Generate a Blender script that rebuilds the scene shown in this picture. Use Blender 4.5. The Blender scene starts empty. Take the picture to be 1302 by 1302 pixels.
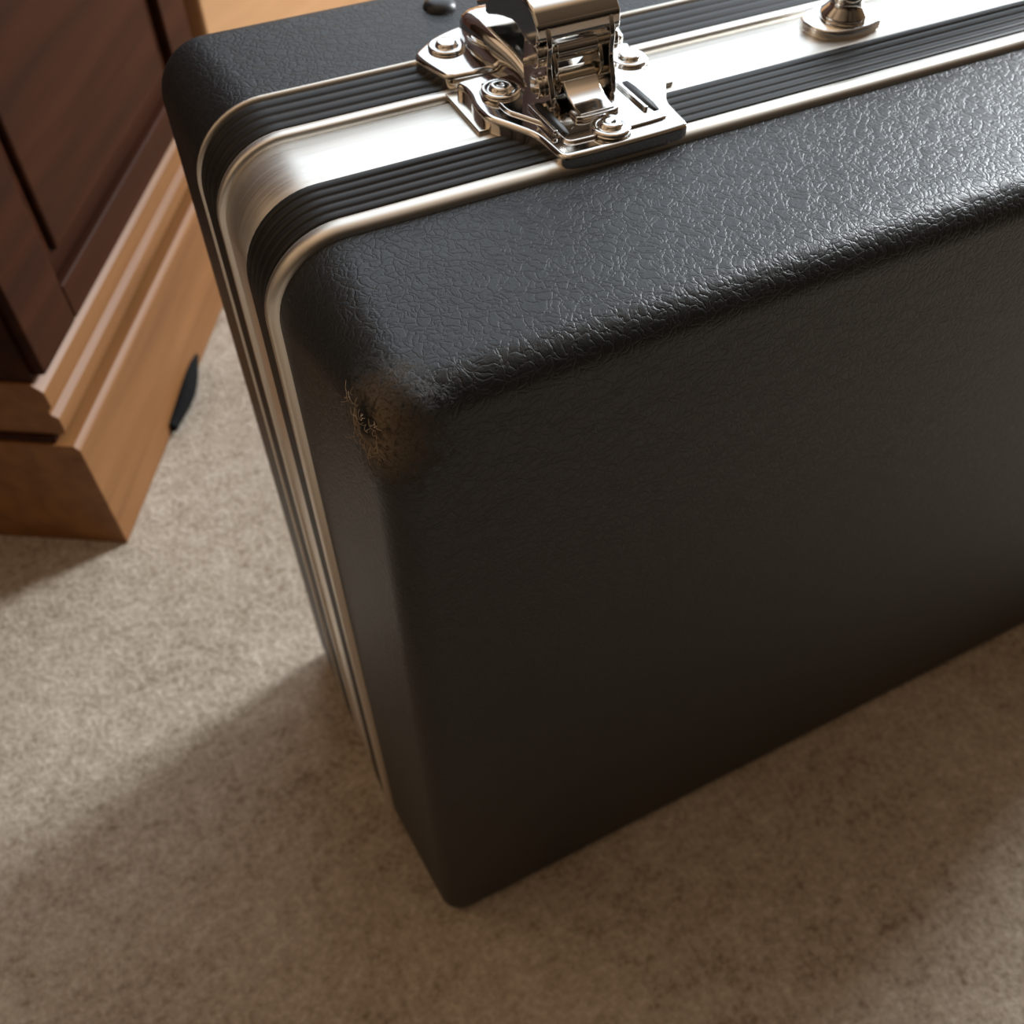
import bpy, bmesh, math, random
from mathutils import Vector, Matrix
random.seed(4)
sc=bpy.context.scene
sc.view_settings.view_transform='Standard'
ZT=0.385   # top of the case above the carpet
L=0.66

# ------------------------------------------------------------ helpers
def new_mat(name):
    m=bpy.data.materials.new(name); m.use_nodes=True
    nt=m.node_tree; b=nt.nodes['Principled BSDF']
    return m,nt,b
def N(nt,t,**kw):
    n=nt.nodes.new(t)
    for k,v in kw.items():
        if k in n.inputs: n.inputs[k].default_value=v
        else: setattr(n,k,v)
    return n
def ramp(nt,stops):
    r=nt.nodes.new('ShaderNodeValToRGB'); e=r.color_ramp.elements
    while len(e)<len(stops): e.new(0.5)
    for i,(p,c) in enumerate(stops):
        e[i].position=p; e[i].color=(c[0],c[1],c[2],1) if not isinstance(c,(int,float)) else (c,c,c,1)
    return r
def empty(name,loc=(0,0,0)):
    o=bpy.data.objects.new(name,None); sc.collection.objects.link(o); o.location=loc; o.empty_display_size=.05
    return o
def link(name,me,mat,parent=None,smooth=True):
    o=bpy.data.objects.new(name,me); sc.collection.objects.link(o)
    if mat: me.materials.append(mat)
    if smooth:
        for p in me.polygons: p.use_smooth=True
    if parent: o.parent=parent
    return o
def bevel(o,w,seg=3,ang=35):
    m=o.modifiers.new('bev','BEVEL'); m.width=w; m.segments=seg; m.limit_method='ANGLE'; m.angle_limit=math.radians(ang)
    wn=o.modifiers.new('wn','WEIGHTED_NORMAL'); wn.keep_sharp=True
    return o
def mesh_from(verts,faces,name):
    me=bpy.data.meshes.new(name); me.from_pydata([tuple(v) for v in verts],[],faces); me.update()
    bm=bmesh.new(); bm.from_mesh(me); bmesh.ops.recalc_face_normals(bm,faces=bm.faces); bm.to_mesh(me); bm.free()
    return me
def prism(name,pts,z0,z1,mat,parent,bev=.0006,seg=3):
    n=len(pts)
    v=[(x,y,z0) for x,y in pts]+[(x,y,z1) for x,y in pts]
    f=[tuple(range(n)),tuple(range(n,2*n))]+[(i,(i+1)%n,n+(i+1)%n,n+i) for i in range(n)]
    o=link(name,mesh_from(v,f,name),mat,parent,True)
    if bev: bevel(o,bev,seg)
    return o
def extr(name,pts,axis,a,b,mat,parent,bev=.0005,seg=3):
    n=len(pts)
    if axis=='X': v=[(a,p,q) for p,q in pts]+[(b,p,q) for p,q in pts]
    else: v=[(p,a,q) for p,q in pts]+[(p,b,q) for p,q in pts]
    f=[tuple(range(n)),tuple(range(n,2*n))]+[(i,(i+1)%n,n+(i+1)%n,n+i) for i in range(n)]
    o=link(name,mesh_from(v,f,name),mat,parent,True)
    if bev: bevel(o,bev,seg)
    return o
def smooth_poly(pts,it=2,keep=.25):
    for _ in range(it):
        q=[]
        for i in range(len(pts)):
            a=pts[i]; b=pts[(i+1)%len(pts)]
            q.append((a[0]*(1-keep)+b[0]*keep,a[1]*(1-keep)+b[1]*keep))
            q.append((a[0]*keep+b[0]*(1-keep),a[1]*keep+b[1]*(1-keep)))
        pts=q
    return pts
def strip_band(name,path,thick,x0,x1,mat,parent,bev=.0005):
    up=[];dn=[]
    for i,p in enumerate(path):
        a=path[max(i-1,0)]; b=path[min(i+1,len(path)-1)]
        d=Vector((b[0]-a[0],b[1]-a[1])).normalized(); nrm=Vector((-d.y,d.x))*thick/2
        up.append((p[0]+nrm.x,p[1]+nrm.y)); dn.append((p[0]-nrm.x,p[1]-nrm.y))
    return extr(name,up+dn[::-1],'X',x0,x1,mat,parent,bev)
def cyl(name,p0,p1,r,mat,parent,seg=32,bev=.0004):
    p0=Vector(p0);p1=Vector(p1); d=p1-p0
    me=bpy.data.meshes.new(name); bm=bmesh.new()
    bmesh.ops.create_cone(bm,cap_ends=True,segments=seg,radius1=r,radius2=r,depth=d.length)
    M=Matrix.Translation((p0+p1)/2)@d.to_track_quat('Z','Y').to_matrix().to_4x4()
    bm.transform(M); bm.to_mesh(me); bm.free()
    o=link(name,me,mat,parent,True); bevel(o,bev,2); return o
def lathe(name,prof,loc,mat,parent,seg=32):
    v=[];f=[]
    for r,z in prof:
        for i in range(seg):
            a=2*math.pi*i/seg; v.append((loc[0]+r*math.cos(a),loc[1]+r*math.sin(a),loc[2]+z))
    for j in range(len(prof)-1):
        for i in range(seg):
            f.append((j*seg+i,j*seg+(i+1)%seg,(j+1)*seg+(i+1)%seg,(j+1)*seg+i))
    f.append(tuple(range((len(prof)-1)*seg,len(prof)*seg)))
    f.append(tuple(range(seg)))
    return link(name,mesh_from(v,f,name),mat,parent,True)
def curve(name,pts,r,mat,parent,radii=None,cyc=False):
    cu=bpy.data.curves.new(name,'CURVE'); cu.dimensions='3D'; cu.bevel_depth=r; cu.bevel_resolution=4; cu.use_fill_caps=True
    s=cu.splines.new('BEZIER'); s.bezier_points.add(len(pts)-1)
    for i,p in enumerate(pts):
        b=s.bezier_points[i]; b.co=p; b.handle_left_type=b.handle_right_type='AUTO'
        if radii: b.radius=radii[i]
    s.use_cyclic_u=cyc
    o=bpy.data.objects.new(name,cu); sc.collection.objects.link(o); cu.materials.append(mat)
    if parent:o.parent=parent
    return o

# ------------------------------------------------------------ materials
WC=(0.001,0.0080,ZT-.0160)     # worn corner centre
HC=(-.0026,0.0100,ZT-.0140)    # hole centre; its dark depth is painted into the colour, not modelled
def leather():
    m,nt,b=new_mat('black_grained_vinyl'); l=nt.links.new
    tc=N(nt,'ShaderNodeTexCoord')
    n1=N(nt,'ShaderNodeTexNoise',Scale=150.0,Detail=3.0)
    l(tc.outputs['Object'],n1.inputs['Vector'])
    sub=N(nt,'ShaderNodeVectorMath',operation='SUBTRACT'); sub.inputs[1].default_value=(.5,.5,.5); l(n1.outputs['Color'],sub.inputs[0])
    sca=N(nt,'ShaderNodeVectorMath',operation='SCALE'); sca.inputs['Scale'].default_value=.0085; l(sub.outputs[0],sca.inputs[0])
    add=N(nt,'ShaderNodeVectorMath',operation='ADD'); l(tc.outputs['Object'],add.inputs[0]); l(sca.outputs[0],add.inputs[1])
    v=N(nt,'ShaderNodeTexVoronoi',feature='DISTANCE_TO_EDGE',Scale=350.0); l(add.outputs[0],v.inputs['Vector'])
    vr=ramp(nt,[(0,0),(.06,.6),(.2,1)]); l(v.outputs['Distance'],vr.inputs[0])
    v2=N(nt,'ShaderNodeTexVoronoi',feature='DISTANCE_TO_EDGE',Scale=760.0); l(add.outputs[0],v2.inputs['Vector'])
    v2r=ramp(nt,[(0,0),(.10,.8),(.2,1)]); l(v2.outputs['Distance'],v2r.inputs[0])
    n3=N(nt,'ShaderNodeTexNoise',Scale=45.0,Detail=2.0); l(tc.outputs['Object'],n3.inputs['Vector'])
    mx=N(nt,'ShaderNodeMath',operation='MULTIPLY_ADD'); l(v2r.outputs[0],mx.inputs[0]); mx.inputs[1].default_value=.22; l(vr.outputs[0],mx.inputs[2])
    mx2=N(nt,'ShaderNodeMath',operation='MULTIPLY_ADD'); l(n3.outputs[0],mx2.inputs[0]); mx2.inputs[1].default_value=1.5; l(mx.outputs[0],mx2.inputs[2])
    def dist(C,s):
        dv=N(nt,'ShaderNodeVectorMath',operation='SUBTRACT'); dv.inputs[1].default_value=C; l(tc.outputs['Object'],dv.inputs[0])
        dm=N(nt,'ShaderNodeVectorMath',operation='MULTIPLY'); dm.inputs[1].default_value=s; l(dv.outputs[0],dm.inputs[0])
        ln=N(nt,'ShaderNodeVectorMath',operation='LENGTH'); l(dm.outputs[0],ln.inputs[0]); return ln
    ln=dist(WC,(.9,1,.72)); lh=dist(HC,(1,1,.8))
    n4=N(nt,'ShaderNodeTexNoise',Scale=420.0,Detail=6.0,Roughness=.8,Distortion=1.2); l(tc.outputs['Object'],n4.inputs['Vector'])
    w=N(nt,'ShaderNodeMath',operation='MULTIPLY_ADD'); l(n4.outputs[0],w.inputs[0]); w.inputs[1].default_value=.044; l(ln.outputs['Value'],w.inputs[2])
    wr=ramp(nt,[(0.0275,1),(.0345,0)]); l(w.outputs[0],wr.inputs[0])
    wh=N(nt,'ShaderNodeMath',operation='MULTIPLY_ADD'); l(n4.outputs[0],wh.inputs[0]); wh.inputs[1].default_value=.003; l(lh.outputs['Value'],wh.inputs[2])
    hr=ramp(nt,[(.0046,1),(.0060,0)]); l(wh.outputs[0],hr.inputs[0])
    bc=ramp(nt,[(.38,(.03,.022,.014)),(.48,(.14,.10,.06)),(.60,(.46,.34,.21))]); l(n4.outputs[0],bc.inputs[0])
    n5=N(nt,'ShaderNodeTexNoise',Scale=20.0,Detail=3.0); l(tc.outputs['Object'],n5.inputs['Vector'])
    base=ramp(nt,[(.3,(.013,.0145,.016)),(.7,(.017,.019,.0205))]); l(n5.outputs[0],base.inputs[0])
    cm=N(nt,'ShaderNodeMix',data_type='RGBA'); l(wr.outputs[0],cm.inputs[0]); l(base.outputs[0],cm.inputs[6]); l(bc.outputs[0],cm.inputs[7])
    cm2=N(nt,'ShaderNodeMix',data_type='RGBA'); l(hr.outputs[0],cm2.inputs[0]); l(cm.outputs[2],cm2.inputs[6]); cm2.inputs[7].default_value=(.006,.004,.003,1)
    l(cm2.outputs[2],b.inputs['Base Color'])
    rm=N(nt,'ShaderNodeMix',data_type='FLOAT'); l(wr.outputs[0],rm.inputs[0]); rm.inputs[2].default_value=.43; rm.inputs[3].default_value=.9
    l(rm.outputs[0],b.inputs['Roughness'])
    bp=N(nt,'ShaderNodeBump',Strength=.38,Distance=.00032); l(mx2.outputs[0],bp.inputs['Height'])
    bp2=N(nt,'ShaderNodeBump',Strength=.6,Distance=.0015)
    mm=N(nt,'ShaderNodeMath',operation='MULTIPLY'); l(n4.outputs[0],mm.inputs[0]); l(wr.outputs[0],mm.inputs[1])
    mh=N(nt,'ShaderNodeMath',operation='MULTIPLY_ADD'); l(hr.outputs[0],mh.inputs[0]); mh.inputs[1].default_value=-1.0; l(mm.outputs[0],mh.inputs[2])
    l(mh.outputs[0],bp2.inputs['Height']); l(bp.outputs[0],bp2.inputs['Normal'])
    l(bp2.outputs[0],b.inputs['Normal'])
    b.inputs['Specular IOR Level'].default_value=.46
    return m
def brushed(name,col,rough,bs=.06):
    m,nt,b=new_mat(name); l=nt.links.new
    tc=N(nt,'ShaderNodeTexCoord'); mp=N(nt,'ShaderNodeMapping'); mp.inputs['Scale'].default_value=(6,900,6); l(tc.outputs['Object'],mp.inputs[0])
    n=N(nt,'ShaderNodeTexNoise',Scale=1.0,Detail=3.0); l(mp.outputs[0],n.inputs['Vector'])
    r=ramp(nt,[(.3,rough-.06),(.7,rough+.08)]); l(n.outputs[0],r.inputs[0]); l(r.outputs[0],b.inputs['Roughness'])
    bp=N(nt,'ShaderNodeBump',Strength=bs,Distance=.0003); l(n.outputs[0],bp.inputs['Height']); l(bp.outputs[0],b.inputs['Normal'])
    b.inputs['Base Color'].default_value=(*col,1); b.inputs['Metallic'].default_value=1
    return m
def plain(name,col,rough,metal=0,nscale=200,var=.15,bump=0,spec=.5):
    m,nt,b=new_mat(name); l=nt.links.new
    tc=N(nt,'ShaderNodeTexCoord'); n=N(nt,'ShaderNodeTexNoise',Scale=float(nscale),Detail=3.0); l(tc.outputs['Object'],n.inputs['Vector'])
    r=ramp(nt,[(.3,tuple(c*(1-var) for c in col)),(.7,tuple(c*(1+var) for c in col))]); l(n.outputs[0],r.inputs[0]); l(r.outputs[0],b.inputs['Base Color'])
    b.inputs['Roughness'].default_value=rough; b.inputs['Metallic'].default_value=metal; b.inputs['Specular IOR Level'].default_value=spec
    if bump:
        bp=N(nt,'ShaderNodeBump',Strength=bump,Distance=.0005); l(n.outputs[0],bp.inputs['Height']); l(bp.outputs[0],b.inputs['Normal'])
    return m
def wood(name,c0,c1,rough,spec=.5):
    m,nt,b=new_mat(name); l=nt.links.new
    tc=N(nt,'ShaderNodeTexCoord'); mp=N(nt,'ShaderNodeMapping'); mp.inputs['Scale'].default_value=(4,60,60); l(tc.outputs['Object'],mp.inputs[0])
    n=N(nt,'ShaderNodeTexNoise',Scale=1.0,Detail=6.0,Distortion=.4); l(mp.outputs[0],n.inputs['Vector'])
    r=ramp(nt,[(.3,c0),(.7,c1)]); l(n.outputs[0],r.inputs[0]); l(r.outputs[0],b.inputs['Base Color'])
    b.inputs['Roughness'].default_value=rough; b.inputs['Specular IOR Level'].default_value=spec
    bp=N(nt,'ShaderNodeBump',Strength=.1,Distance=.001); l(n.outputs[0],bp.inputs['Height']); l(bp.outputs[0],b.inputs['Normal'])
    return m
def carpet():
    m,nt,b=new_mat('beige_carpet'); l=nt.links.new
    tc=N(nt,'ShaderNodeTexCoord')
    a=N(nt,'ShaderNodeTexNoise',Scale=260.0,Detail=5.0,Roughness=.7); l(tc.outputs['Object'],a.inputs['Vector'])
    c=N(nt,'ShaderNodeTexNoise',Scale=75.0,Detail=3.0); l(tc.outputs['Object'],c.inputs['Vector'])
    d=N(nt,'ShaderNodeTexNoise',Scale=9.0,Detail=2.0); l(tc.outputs['Object'],d.inputs['Vector'])
    s=N(nt,'ShaderNodeMath',operation='MULTIPLY_ADD'); l(a.outputs[0],s.inputs[0]); s.inputs[1].default_value=.64
    s2=N(nt,'ShaderNodeMath',operation='MULTIPLY_ADD'); l(c.outputs[0],s2.inputs[0]); s2.inputs[1].default_value=.30
    s3=N(nt,'ShaderNodeMath',operation='MULTIPLY'); l(d.outputs[0],s3.inputs[0]); s3.inputs[1].default_value=.20
    l(s3.outputs[0],s2.inputs[2]); l(s2.outputs[0],s.inputs[2])
    r=ramp(nt,[(.42,(.28,.215,.155)),(.51,(.44,.365,.285)),(.60,(.55,.47,.38)),(.70,(.68,.61,.51))]); l(s.outputs[0],r.inputs[0]); l(r.outputs[0],b.inputs['Base Color'])
    b.inputs['Roughness'].default_value=1; b.inputs['Specular IOR Level'].default_value=.1
    bp=N(nt,'ShaderNodeBump',Strength=.75,Distance=.004); l(s.outputs[0],bp.inputs['Height']); l(bp.outputs[0],b.inputs['Normal'])
    return m
M_le=leather()
M_al=brushed('brushed_aluminium',(.90,.86,.79),.40)
M_bead=brushed('satin_aluminium_bead',(.80,.75,.67),.38,.02)
M_rib=plain('black_ribbed_rubber',(.016,.015,.014),.42,spec=.35)
M_gap=plain('black_seam',(.008,.008,.008),.7)
M_ch=plain('polished_chrome',(.84,.82,.79),.08,1,60,.03)
M_brass=plain('nickel_roller',(.74,.68,.58),.16,1,60,.05)
M_slot=plain('dark_slot',(.01,.01,.01),.6)
M_blk=plain('black_plastic',(.02,.02,.022),.35)
M_matte=plain('matte_black',(.012,.012,.012),.95,0,300,.2,.3,.1)
M_gold=wood('golden_oak',(.21,.086,.028),(.33,.148,.05),.45,.35)
M_dark=wood('dark_mahogany',(.026,.007,.0025),(.055,.015,.005),.55,.12)
M_tan=wood('pale_pine',(.70,.39,.19),(.80,.46,.23),.6,.2)
M_car=carpet()

# ------------------------------------------------------------ case
case=empty('briefcase')
NC=14; NS=10
def ring(y,x0,x1,z0,z1,r):
    pts=[]
    cs=[(x1-r,z1-r,0),(x0+r,z1-r,90),(x0+r,z0+r,180),(x1-r,z0+r,270)]
    for k,(cx,cz,a0) in enumerate(cs):
        arc=[(cx+r*math.cos(math.radians(a0+90*i/NC)),cz+r*math.sin(math.radians(a0+90*i/NC))) for i in range(NC+1)]
        pts+=arc
        nx,nz,na=cs[(k+1)%4]
        e=(nx+r*math.cos(math.radians(na)),nz+r*math.sin(math.radians(na)))
        s=arc[-1]
        for i in range(1,NS): pts.append((s[0]+(e[0]-s[0])*i/NS,s[1]+(e[1]-s[1])*i/NS))
    return [(p[0],y,p[1]) for p in pts]
def loft(name,rings,mat,cap0=False,cap1=False):
    v=[];f=[];n=len(rings[0])
    for r in rings: v+=r
    for j in range(len(rings)-1):
        for i in range(n):
            f.append((j*n+i,j*n+(i+1)%n,(j+1)*n+(i+1)%n,(j+1)*n+i))
    if cap0: f.append(tuple(range(n)))
    if cap1: f.append(tuple(range((len(rings)-1)*n,len(rings)*n)))
    return link(name,mesh_from(v,f,name),mat,case,True)
def lerp(a,b,t): return [p+(q-p)*t for p,q in zip(a,b)]
def ins(o,d): return [o[0]+d,o[1]-d,o[2]+d,o[3]-d,max(o[4]-d,.0015)]
RIM=[-.010,L+.010,0.0,ZT,.024]
FRONT=[-.003,L,.001,ZT-.003,.013]
FR_W=ins(RIM,.0022)
rs=[]
F=.0105; yb=.061
for d in (.05,.02,.0005): rs.append(ring(0,*ins(FRONT,F+d)))
for i in range(11):
    a=math.radians(90*i/10)
    o=ins(FRONT,F*(1-math.sin(a))); y=F*(1-math.cos(a))
    rs.append(ring(y,*o))
for i in range(1,9):
    t=i/8
    rs.append(ring(F+(yb-F)*t,*lerp(FRONT,FR_W,t)))
loft('front_shell',rs,M_le,cap0=True)
def bead(name,y0,y1,h,base,mat):
    r=[]
    for i in range(13):
        a=math.pi*i/12
        r.append(ring((y0+y1)/2-(y1-y0)/2*math.cos(a),*ins(base,.0026-(h+.0026)*math.sin(a)**.7 if 0<i<12 else .0026)))
    loft(name,r,mat)
bead('front_bead',.0605,.0670,.0006,RIM,M_bead)
def ribs(name,y0,y1,n,d0):
    r=[];k=n*10
    for i in range(k+1):
        t=i/k
        g=abs(math.sin(math.pi*t*n))**.45
        edge=.0025 if i in(0,k) else 0
        r.append(ring(y0+(y1-y0)*t,*ins(RIM,d0+.0010*(1-g)+edge)))
    loft(name,r,M_rib)
ribs('front_ribbed_band',.0670,.0845,5,.0002)
V=ins(RIM,.0016)
loft('aluminium_valance',[ring(.0840,*ins(V,.002)),ring(.0845,*ins(V,.0002)),ring(.0850,*V),ring(.097,*V),ring(.1083,*V),ring(.1088,*ins(V,.0004)),ring(.1090,*ins(V,.002))],M_al)
loft('lid_seam',[ring(.1088,*ins(V,.0022)),ring(.1104,*ins(V,.0022))],M_gap)
W2=ins(RIM,.0004)
loft('rear_frame',[ring(.1102,*ins(W2,.003)),ring(.1102,*ins(W2,.0006)),ring(.1108,*W2),ring(.1135,*W2),ring(.1141,*ins(W2,.0006)),ring(.1141,*ins(W2,.003))],M_al)
ribs('rear_ribbed_band',.1141,.1320,4,.0004)
bead('rear_bead',.1318,.1345,.0002,RIM,M_bead)
BACK=[-.0085,L+.0085,.002,ZT-.001,.018]
B_W=ins(RIM,.0016); YB=.187; F=.009
rs=[]
for i in range(9): rs.append(ring(.134+(YB-F-.134)*i/8,*lerp(B_W,BACK,i/8)))
for i in range(1,11):
    a=math.radians(90*i/10)
    rs.append(ring(YB-F+F*math.sin(a),*ins(BACK,F*(1-math.cos(a)))))
for d in (.0005,.02,.05): rs.append(ring(YB,*ins(BACK,F+d)))
loft('rear_shell',rs,M_le,cap1=True)
M_fray=plain('frayed_threads',(.42,.32,.21),.9,0,300,.3)
for i in range(80):
    a=random.uniform(0,2*math.pi); rr=random.uniform(.004,.011)
    y=HC[1]+rr*math.cos(a)*.8; z=HC[2]-.001+rr*math.sin(a)
    p=Vector((-.0032,max(y,.0045),z))
    if y<.006: p.x=-.0018
    if z>ZT-.009: continue
    d=Vector((random.uniform(-.3,.2),random.uniform(-1,1),random.uniform(-1,1))).normalized()*random.uniform(.0015,.0045)
    q=p+d*.5+Vector((-.0006,-.0003,0))
    curve('fray_%d'%i,[p,q,p+d],.00006,M_fray,case)
lathe('rubber_stud',[(.0060,0),(.0062,.002),(.0052,.0042),(.003,.0052),(.0005,.0054)],(.086,.166,ZT-.0040),M_blk,case)

# ------------------------------------------------------------ latches
def rivet(nm,x,y,z,par):
    lathe(nm,[(.0058,0),(.0057,.0008),(.0050,.0013),(.0040,.0009),(.0034,.0009),(.0032,.0018),(.0024,.0023),(.0010,.0021),(.0003,.0019)],(x,y,z),M_ch,par)
def latch(tag,cx):
    g=empty('latch_'+tag); g.parent=case
    z=ZT
    half=[(.0,.0605),(.0185,.0605),(.0205,.0625),(.0208,.068),(.0215,.075),(.0262,.0830),(.0298,.0885),(.0300,.096),(.0285,.102),(.0285,.107),(.0305,.1115),(.0,.1115)]
    pts=[(cx+x,y) for x,y in half[1:-1]]+[(cx-x,y) for x,y in half[1:-1]][::-1]
    pts=smooth_poly(pts,2,.2)
    prism('base_plate',pts,z-.0022,z+.0032,M_ch,g,.0016,4)
    pts2=[(cx+(x-cx)*.80,.086+(y-.086)*.80) for x,y in pts]
    prism('raised_field',pts2,z+.0025,z+.0040,M_ch,g,.0010,3)
    half=[(.0300,.1128),(.0315,.117),(.0335,.125),(.034,.131),(.030,.1345),(.024,.139),(.014,.1425)]
    pb=[(cx+x,y) for x,y in half]+[(cx-x,y) for x,y in half][::-1]
    prism('keeper_plate',smooth_poly(pb,2,.2),z-.0022,z+.0034,M_ch,g,.0016,4)
    prism('under_flange',[(cx-.0325,.088),(cx+.0325,.088),(cx+.0325,.1118),(cx-.0325,.1118)],z-.0016,z-.0002,M_brass,g,.0004,2)
    rivet('rivet_1',cx-.0205,.0985,z+.0038,g); rivet('rivet_2',cx+.0225,.0985,z+.0038,g); rivet('rivet_3',cx-.0020,.0675,z+.0038,g)
    rivet('rivet_4',cx-.0235,.130,z+.0033,g); rivet('rivet_5',cx+.0235,.130,z+.0033,g)
    for k,sx in enumerate((-1,1)):
        xx=cx+sx*.0145
        prism('slot_%d'%(k+1),smooth_poly([(xx-.0013,.0700),(xx+.0013,.0700),(xx+.0013,.0875),(xx-.0013,.0875)],1,.2),z+.0038,z+.0042,M_slot,g,0)
        prism('slot_lip_%d'%(k+1),[(xx-.0034,.071),(xx-.0020,.071),(xx-.0020,.087),(xx-.0034,.087)],z+.0038,z+.0050,M_ch,g,.0004,2)
    top=smooth_poly([(-.0165,.1375),(-.0172,.130),(-.0160,.118),(-.0135,.108),(-.0125,.097),(-.0105,.0935),(.0105,.0935),(.0125,.097),(.0135,.108),(.0160,.118),(.0172,.130),(.0165,.1375)],2,.22)
    def hh(y): 
        t=(y-.0935)/(.1375-.0935); return .0040+.0060*math.sin(min(1,max(0,t))*math.pi*.62)
    n=len(top); v=[];f=[]; cyy=.117
    levels=[(1.0,0.0),(1.0,.55),(.97,.80),(.91,.94),(.80,1.0),(.5,1.03),(.2,1.04)]
    for s,k in levels:
        for x,y in top:
            yy=cyy+(y-cyy)*s
            v.append((cx+x*s,yy,z+.002+hh(yy)*k))
    for j in range(len(levels)-1):
        for i in range(n): f.append((j*n+i,j*n+(i+1)%n,(j+1)*n+(i+1)%n,(j+1)*n+i))
    f.append(tuple(range((len(levels)-1)*n,len(levels)*n))); f.append(tuple(range(n)))
    link('keeper_cover',mesh_from(v,f,'keeper_cover'),M_ch,g,True)
    S=.78; oy=.0900; X0=cx-.0020
    def T(p): return (oy+(p[0]-.086)*S, z+.003+p[1]*S)
    ck=smooth_poly([T(p) for p in [(.0765,0),(.0970,0),(.0995,.009),(.098,.019),(.099,.029),(.093,.033),(.0845,.030),(.0800,.023),(.0805,.014),(.0765,.006)]],2,.22)
    ck2=smooth_poly([T(p) for p in [(.083,.005),(.092,.005),(.094,.013),(.090,.020),(.083,.018),(.080,.011)]],2,.22)
    for k,sx in enumerate((-1,1)):
        extr('cheek_%d'%(k+1),ck,'X',X0+sx*.0098-.0008,X0+sx*.0098+.0008,M_ch,g,.0004)
        extr('inner_link_%d'%(k+1),ck2,'X',X0+sx*.0072-.0006,X0+sx*.0072+.0006,M_brass,g,.0003)
    a=T((.0850,.0065)); b_=T((.0862,.0175))
    cyl('lower_pin',(X0-.0112,a[0],a[1]),(X0+.0112,a[0],a[1]),.0022,M_brass,g)
    cyl('lower_roller',(X0-.0060,a[0],a[1]),(X0+.0060,a[0],a[1]),.0033,M_brass,g)
    cyl('upper_pin',(X0-.0120,b_[0],b_[1]),(X0+.0120,b_[0],b_[1]),.0021,M_brass,g)
    cyl('upper_roller',(X0-.0064,b_[0],b_[1]),(X0+.0064,b_[0],b_[1]),.0031,M_ch,g)
    for k,sx in enumerate((-1,1)):
        cyl('pin_head_%d'%(k+1),(X0+sx*.0105,b_[0],b_[1]),(X0+sx*.0128,b_[0],b_[1]),.0034,M_ch,g)
        cyl('pin_foot_%d'%(k+1),(X0+sx*.0105,a[0],a[1]),(X0+sx*.0124,a[0],a[1]),.0031,M_ch,g)
    strip_band('tongue',[(.0745,z+.0048),(.0785,z+.0052),(.0825,z+.0065),(.0860,z+.0095)],.0014,X0-.0055,X0+.0055,M_ch,g,.0004)
    prism('tongue_foot',smooth_poly([(X0-.007,.0735),(X0+.007,.0735),(X0+.007,.0795),(X0-.007,.0795)],1,.15),z+.0038,z+.0052,M_ch,g,.0005)
    lp=[T(p) for p in [(.0835,.023),(.0840,.028),(.088,.032),(.095,.034),(.104,.032),(.114,.027),(.124,.021),(.132,.0175)]]
    lp2=[]
    for i in range(len(lp)-1):
        for t in(0,.33,.66): lp2.append(tuple(lp[i][j]*(1-t)+lp[i+1][j]*t for j in(0,1)))
    lp2.append(lp[-1])
    strip_band('lever',lp2,.0018,X0-.0130,X0+.0130,M_ch,g,.0007)
    fl=smooth_poly([T(p) for p in [(.0830,.021),(.091,.021),(.100,.024),(.112,.021),(.124,.0165),(.124,.0215),(.113,.0275),(.100,.0335),(.088,.0328),(.083,.028)]],1,.2)
    for k,sx in enumerate((-1,1)):
        extr('lever_flange_%d'%(k+1),fl,'X',X0+sx*.0124-.0007,X0+sx*.0124+.0007,M_ch,g,.0004)
    return g
latch('a',.096); latch('b',L-.096)

# handle
hd=empty('handle'); hd.parent=case
for k,(x,s) in enumerate(((.200,1),(L-.200,-1))):
    prism('mount_plate_%d'%(k+1),smooth_poly([(x-.014,.0885),(x+.014,.0885),(x+.014,.1075),(x-.014,.1075)],2,.25),ZT-.0017,ZT+.0015,M_ch,hd,.0008,3)
    lathe('mount_post_%d'%(k+1),[(.0080,0),(.0075,.002),(.0055,.004),(.0050,.006),(.0056,.008),(.0040,.0100),(.0005,.0105)],(x,.098,ZT+.001),M_ch,hd)
a=.200; b_=L-.200; mid=L/2
curve('grip',[(a,.098,ZT+.009),(a+.009,.098,ZT+.018),(a+.035,.098,ZT+.027),(mid,.098,ZT+.031),(b_-.035,.098,ZT+.027),(b_-.009,.098,ZT+.018),(b_,.098,ZT+.009)],.0075,M_blk,hd,radii=[.7,.85,1.1,1.2,1.1,.85,.7])

# ------------------------------------------------------------ floor
def box(name,x0,x1,y0,y1,z0,z1,mat,parent,bev=0):
    return prism(name,[(x0,y0),(x1,y0),(x1,y1),(x0,y1)],z0,z1,mat,parent,bev)
me=bpy.data.meshes.new('floor'); bm=bmesh.new(); bmesh.ops.create_grid(bm,x_segments=60,y_segments=60,size=2.4); bm.to_mesh(me); bm.free()
fl=link('floor',me,M_car,None,False); fl.location=(.6,.3,0)

# ------------------------------------------------------------ cabinet
u=Vector((.51,.86,0)).normalized()
ang=math.atan2(u.y,u.x)
cab=empty('wooden_cabinet',(-.100,.325,0)); cab.rotation_euler=(0,0,ang)
CL=.345
def prof_board(name,prof,x0,x1,mat):
    return extr(name,prof,'X',x0,x1,mat,cab,.0008,2)
prof_board('plinth',[(.0,0),(.0,.094),(.003,.098),(.45,.098),(.45,0)],0,CL,M_gold)
prof_board('plinth_groove',[(.014,.098),(.014,.104),(.45,.104),(.45,.098)],.002,CL,M_dark)
prof_board('plinth_molding',[(.008,.104),(.006,.108),(.006,.118),(.010,.121),(.010,.124),(.007,.127),(.007,.139),(.013,.145),(.45,.145),(.45,.104)],.004,CL,M_gold)
box('carcass',.006,CL,.012,.45,.145,.80,M_dark,cab,.001)
for i,(a,b_) in enumerate(((.010,.060),(CL-.045,CL))):
    box('door_stile_%d'%(i+1),a,b_,.005,.014,.147,.78,M_dark,cab,.002)
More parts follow.
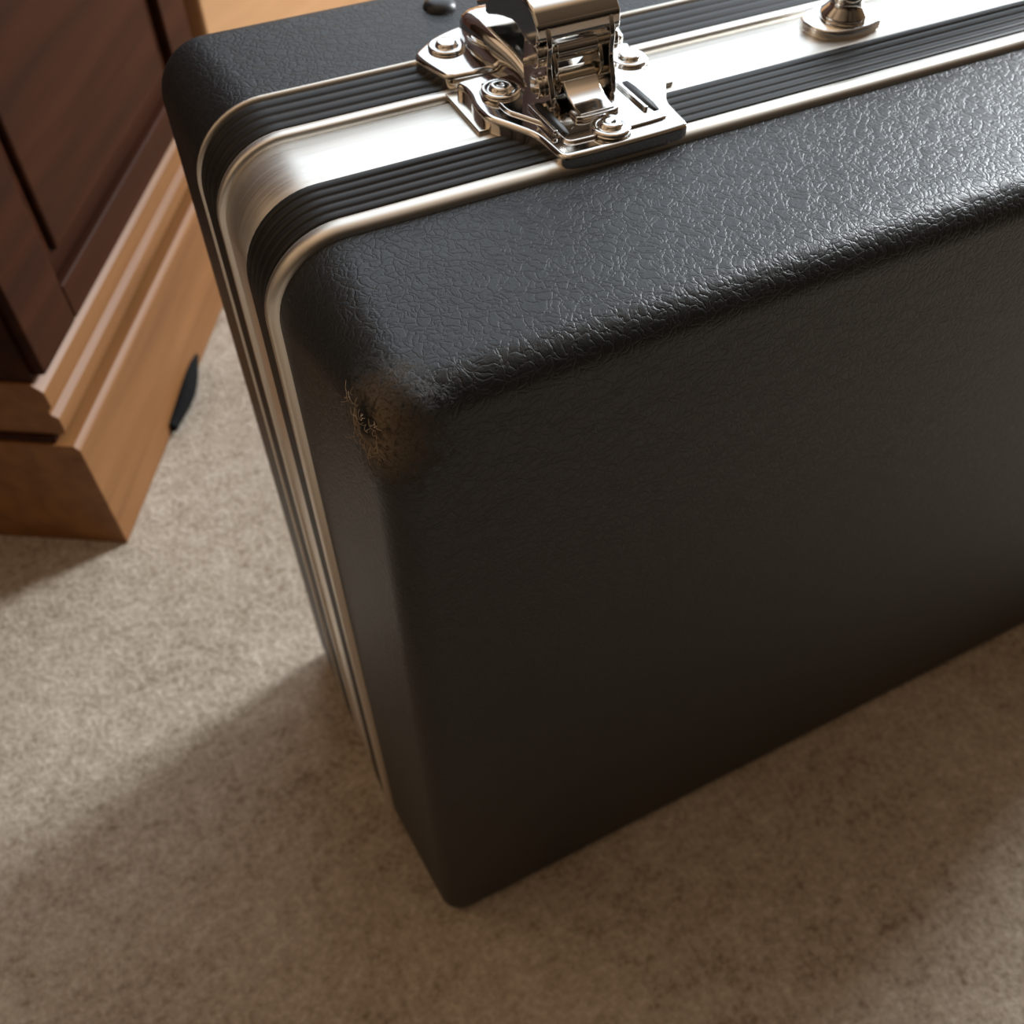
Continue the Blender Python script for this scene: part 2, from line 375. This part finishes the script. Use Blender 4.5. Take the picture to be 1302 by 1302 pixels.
box('door_rail_bottom',.060,CL-.045,.005,.014,.147,.172,M_dark,cab,.002)
box('door_rail_top',.060,CL-.045,.005,.014,.73,.78,M_dark,cab,.002)
box('door_panel',.075,CL-.06,.008,.014,.185,.72,M_dark,cab,.003)
box('cabinet_top',-.01,CL+.004,-.005,.46,.80,.825,M_gold,cab,.004)
# pine chest behind
ch=empty('pine_chest',(.086,.642,0)); ch.rotation_euler=(0,0,math.atan2(.6,.8))
box('chest_base',0,.95,.004,.36,0,.06,M_tan,ch,.002)
box('chest_body',-.002,.954,0,.365,.06,.50,M_tan,ch,.004)
box('chest_lid',-.004,.962,-.010,.375,.502,.525,M_tan,ch,.005)
for i in range(2): 
    box('drawer_front_%d'%(i+1),.03+.45*i,.47+.45*i,-.006,.01,.28,.48,M_tan,ch,.003)
    cyl('drawer_knob_%d'%(i+1),(.25+.45*i,-.006,.38),(.25+.45*i,-.030,.38),.012,M_tan,ch)
# matte black tapered curve on the carpet beside the cabinet
curve('black_curve',[(-.046,.414,.006),(-.026,.446,.008),(-.010,.500,.008),(.015,.555,.008),(.08,.60,.008)],.009,M_matte,None,radii=[.5,.8,1,1,1])

# ------------------------------------------------------------ camera
cd=bpy.data.cameras.new('camera'); cam=bpy.data.objects.new('camera',cd); sc.collection.objects.link(cam)
vx=Vector((3794,-1467,1204)).normalized(); vz=Vector((13,-954,-1204)).normalized()
vy=vz.cross(vx); 
if vy.z<0: vy=-vy
vx=(vx-vz*vx.dot(vz)).normalized()
right=Vector((vx.x,vy.x,vz.x)); down=Vector((vx.y,vy.y,vz.y)); fwd=Vector((vx.z,vy.z,vz.z))
R=Matrix((right,-down,-fwd)).transposed()
loc=Vector((-.0409,-.139,ZT+.1425))
cam.matrix_world=Matrix.Translation(loc)@R.to_4x4()
cd.sensor_width=36; cd.lens=1204/1302*36; cd.clip_start=.01
cd.dof.use_dof=True; cd.dof.focus_distance=.23; cd.dof.aperture_fstop=18
sc.camera=cam

# ------------------------------------------------------------ light
def area(name,loc,tgt,sx,sy,power,col):
    ld=bpy.data.lights.new(name,'AREA'); ld.shape='RECTANGLE'; ld.size=sx; ld.size_y=sy; ld.energy=power; ld.color=col
    o=bpy.data.objects.new(name,ld); sc.collection.objects.link(o); o.location=loc
    o.rotation_euler=(Vector(tgt)-Vector(loc)).to_track_quat('-Z','Y').to_euler(); return o
area('window_daylight',(2.7,.80,1.6),(.1,.1,.3),.60,.95,112,(.91,.96,1.0))
# unseen wall added as a light block, keeping daylight off the carpet in front
M_block=plain('block_wall_paint',(.45,.37,.28),.85,0,4,.05)
wr_=empty('light_block_wall',(2.05,0,0))
box('block_wall_front',0,.10,-2.0,.30,0,2.4,M_block,wr_)
box('block_wall_sill',0,.10,.30,2.6,0,.45,M_block,wr_)
w=bpy.data.worlds.new('room_ambient'); sc.world=w; w.use_nodes=True; nt=w.node_tree; l=nt.links.new
bg=nt.nodes['Background']
tc=N(nt,'ShaderNodeTexCoord'); sx=N(nt,'ShaderNodeSeparateXYZ'); l(tc.outputs['Generated'],sx.inputs[0])
r=ramp(nt,[(0,(.10,.07,.045)),(.45,(.14,.10,.07)),(.60,(.34,.24,.16)),(.80,(.90,.62,.39)),(1,(1.35,.93,.58))])
ma=N(nt,'ShaderNodeMath',operation='MULTIPLY_ADD'); ma.inputs[1].default_value=.5; ma.inputs[2].default_value=.5; l(sx.outputs['Z'],ma.inputs[0]); l(ma.outputs[0],r.inputs[0])
n=N(nt,'ShaderNodeTexNoise',Scale=2.2,Detail=1.0); l(tc.outputs['Generated'],n.inputs['Vector'])
nr=ramp(nt,[(.40,.3),(.50,.9),(.62,1.4)]); l(n.outputs[0],nr.inputs[0])
mx=N(nt,'ShaderNodeMix',data_type='RGBA',blend_type='MULTIPLY'); mx.inputs[0].default_value=1; l(r.outputs[0],mx.inputs[6]); l(nr.outputs[0],mx.inputs[7])
# the side of the room behind the viewer is darker
yr=ramp(nt,[(.12,.10),(.42,.6),(.60,1)]); my=N(nt,'ShaderNodeMath',operation='MULTIPLY_ADD'); my.inputs[1].default_value=.5; my.inputs[2].default_value=.5; l(sx.outputs['Y'],my.inputs[0]); l(my.outputs[0],yr.inputs[0])
mx3=N(nt,'ShaderNodeMix',data_type='RGBA',blend_type='MULTIPLY'); mx3.inputs[0].default_value=1; l(mx.outputs[2],mx3.inputs[6]); l(yr.outputs[0],mx3.inputs[7])
dt=N(nt,'ShaderNodeVectorMath',operation='DOT_PRODUCT'); dt.inputs[1].default_value=Vector((.50,.70,.50)).normalized(); l(tc.outputs['Generated'],dt.inputs[0])
dr=ramp(nt,[(.64,0),(.90,1)]); l(dt.outputs['Value'],dr.inputs[0])
mx2=N(nt,'ShaderNodeMix',data_type='RGBA'); l(dr.outputs[0],mx2.inputs[0]); l(mx3.outputs[2],mx2.inputs[6]); mx2.inputs[7].default_value=(2.5,2.8,3.1,1)
l(mx2.outputs[2],bg.inputs['Color']); bg.inputs['Strength'].default_value=.60
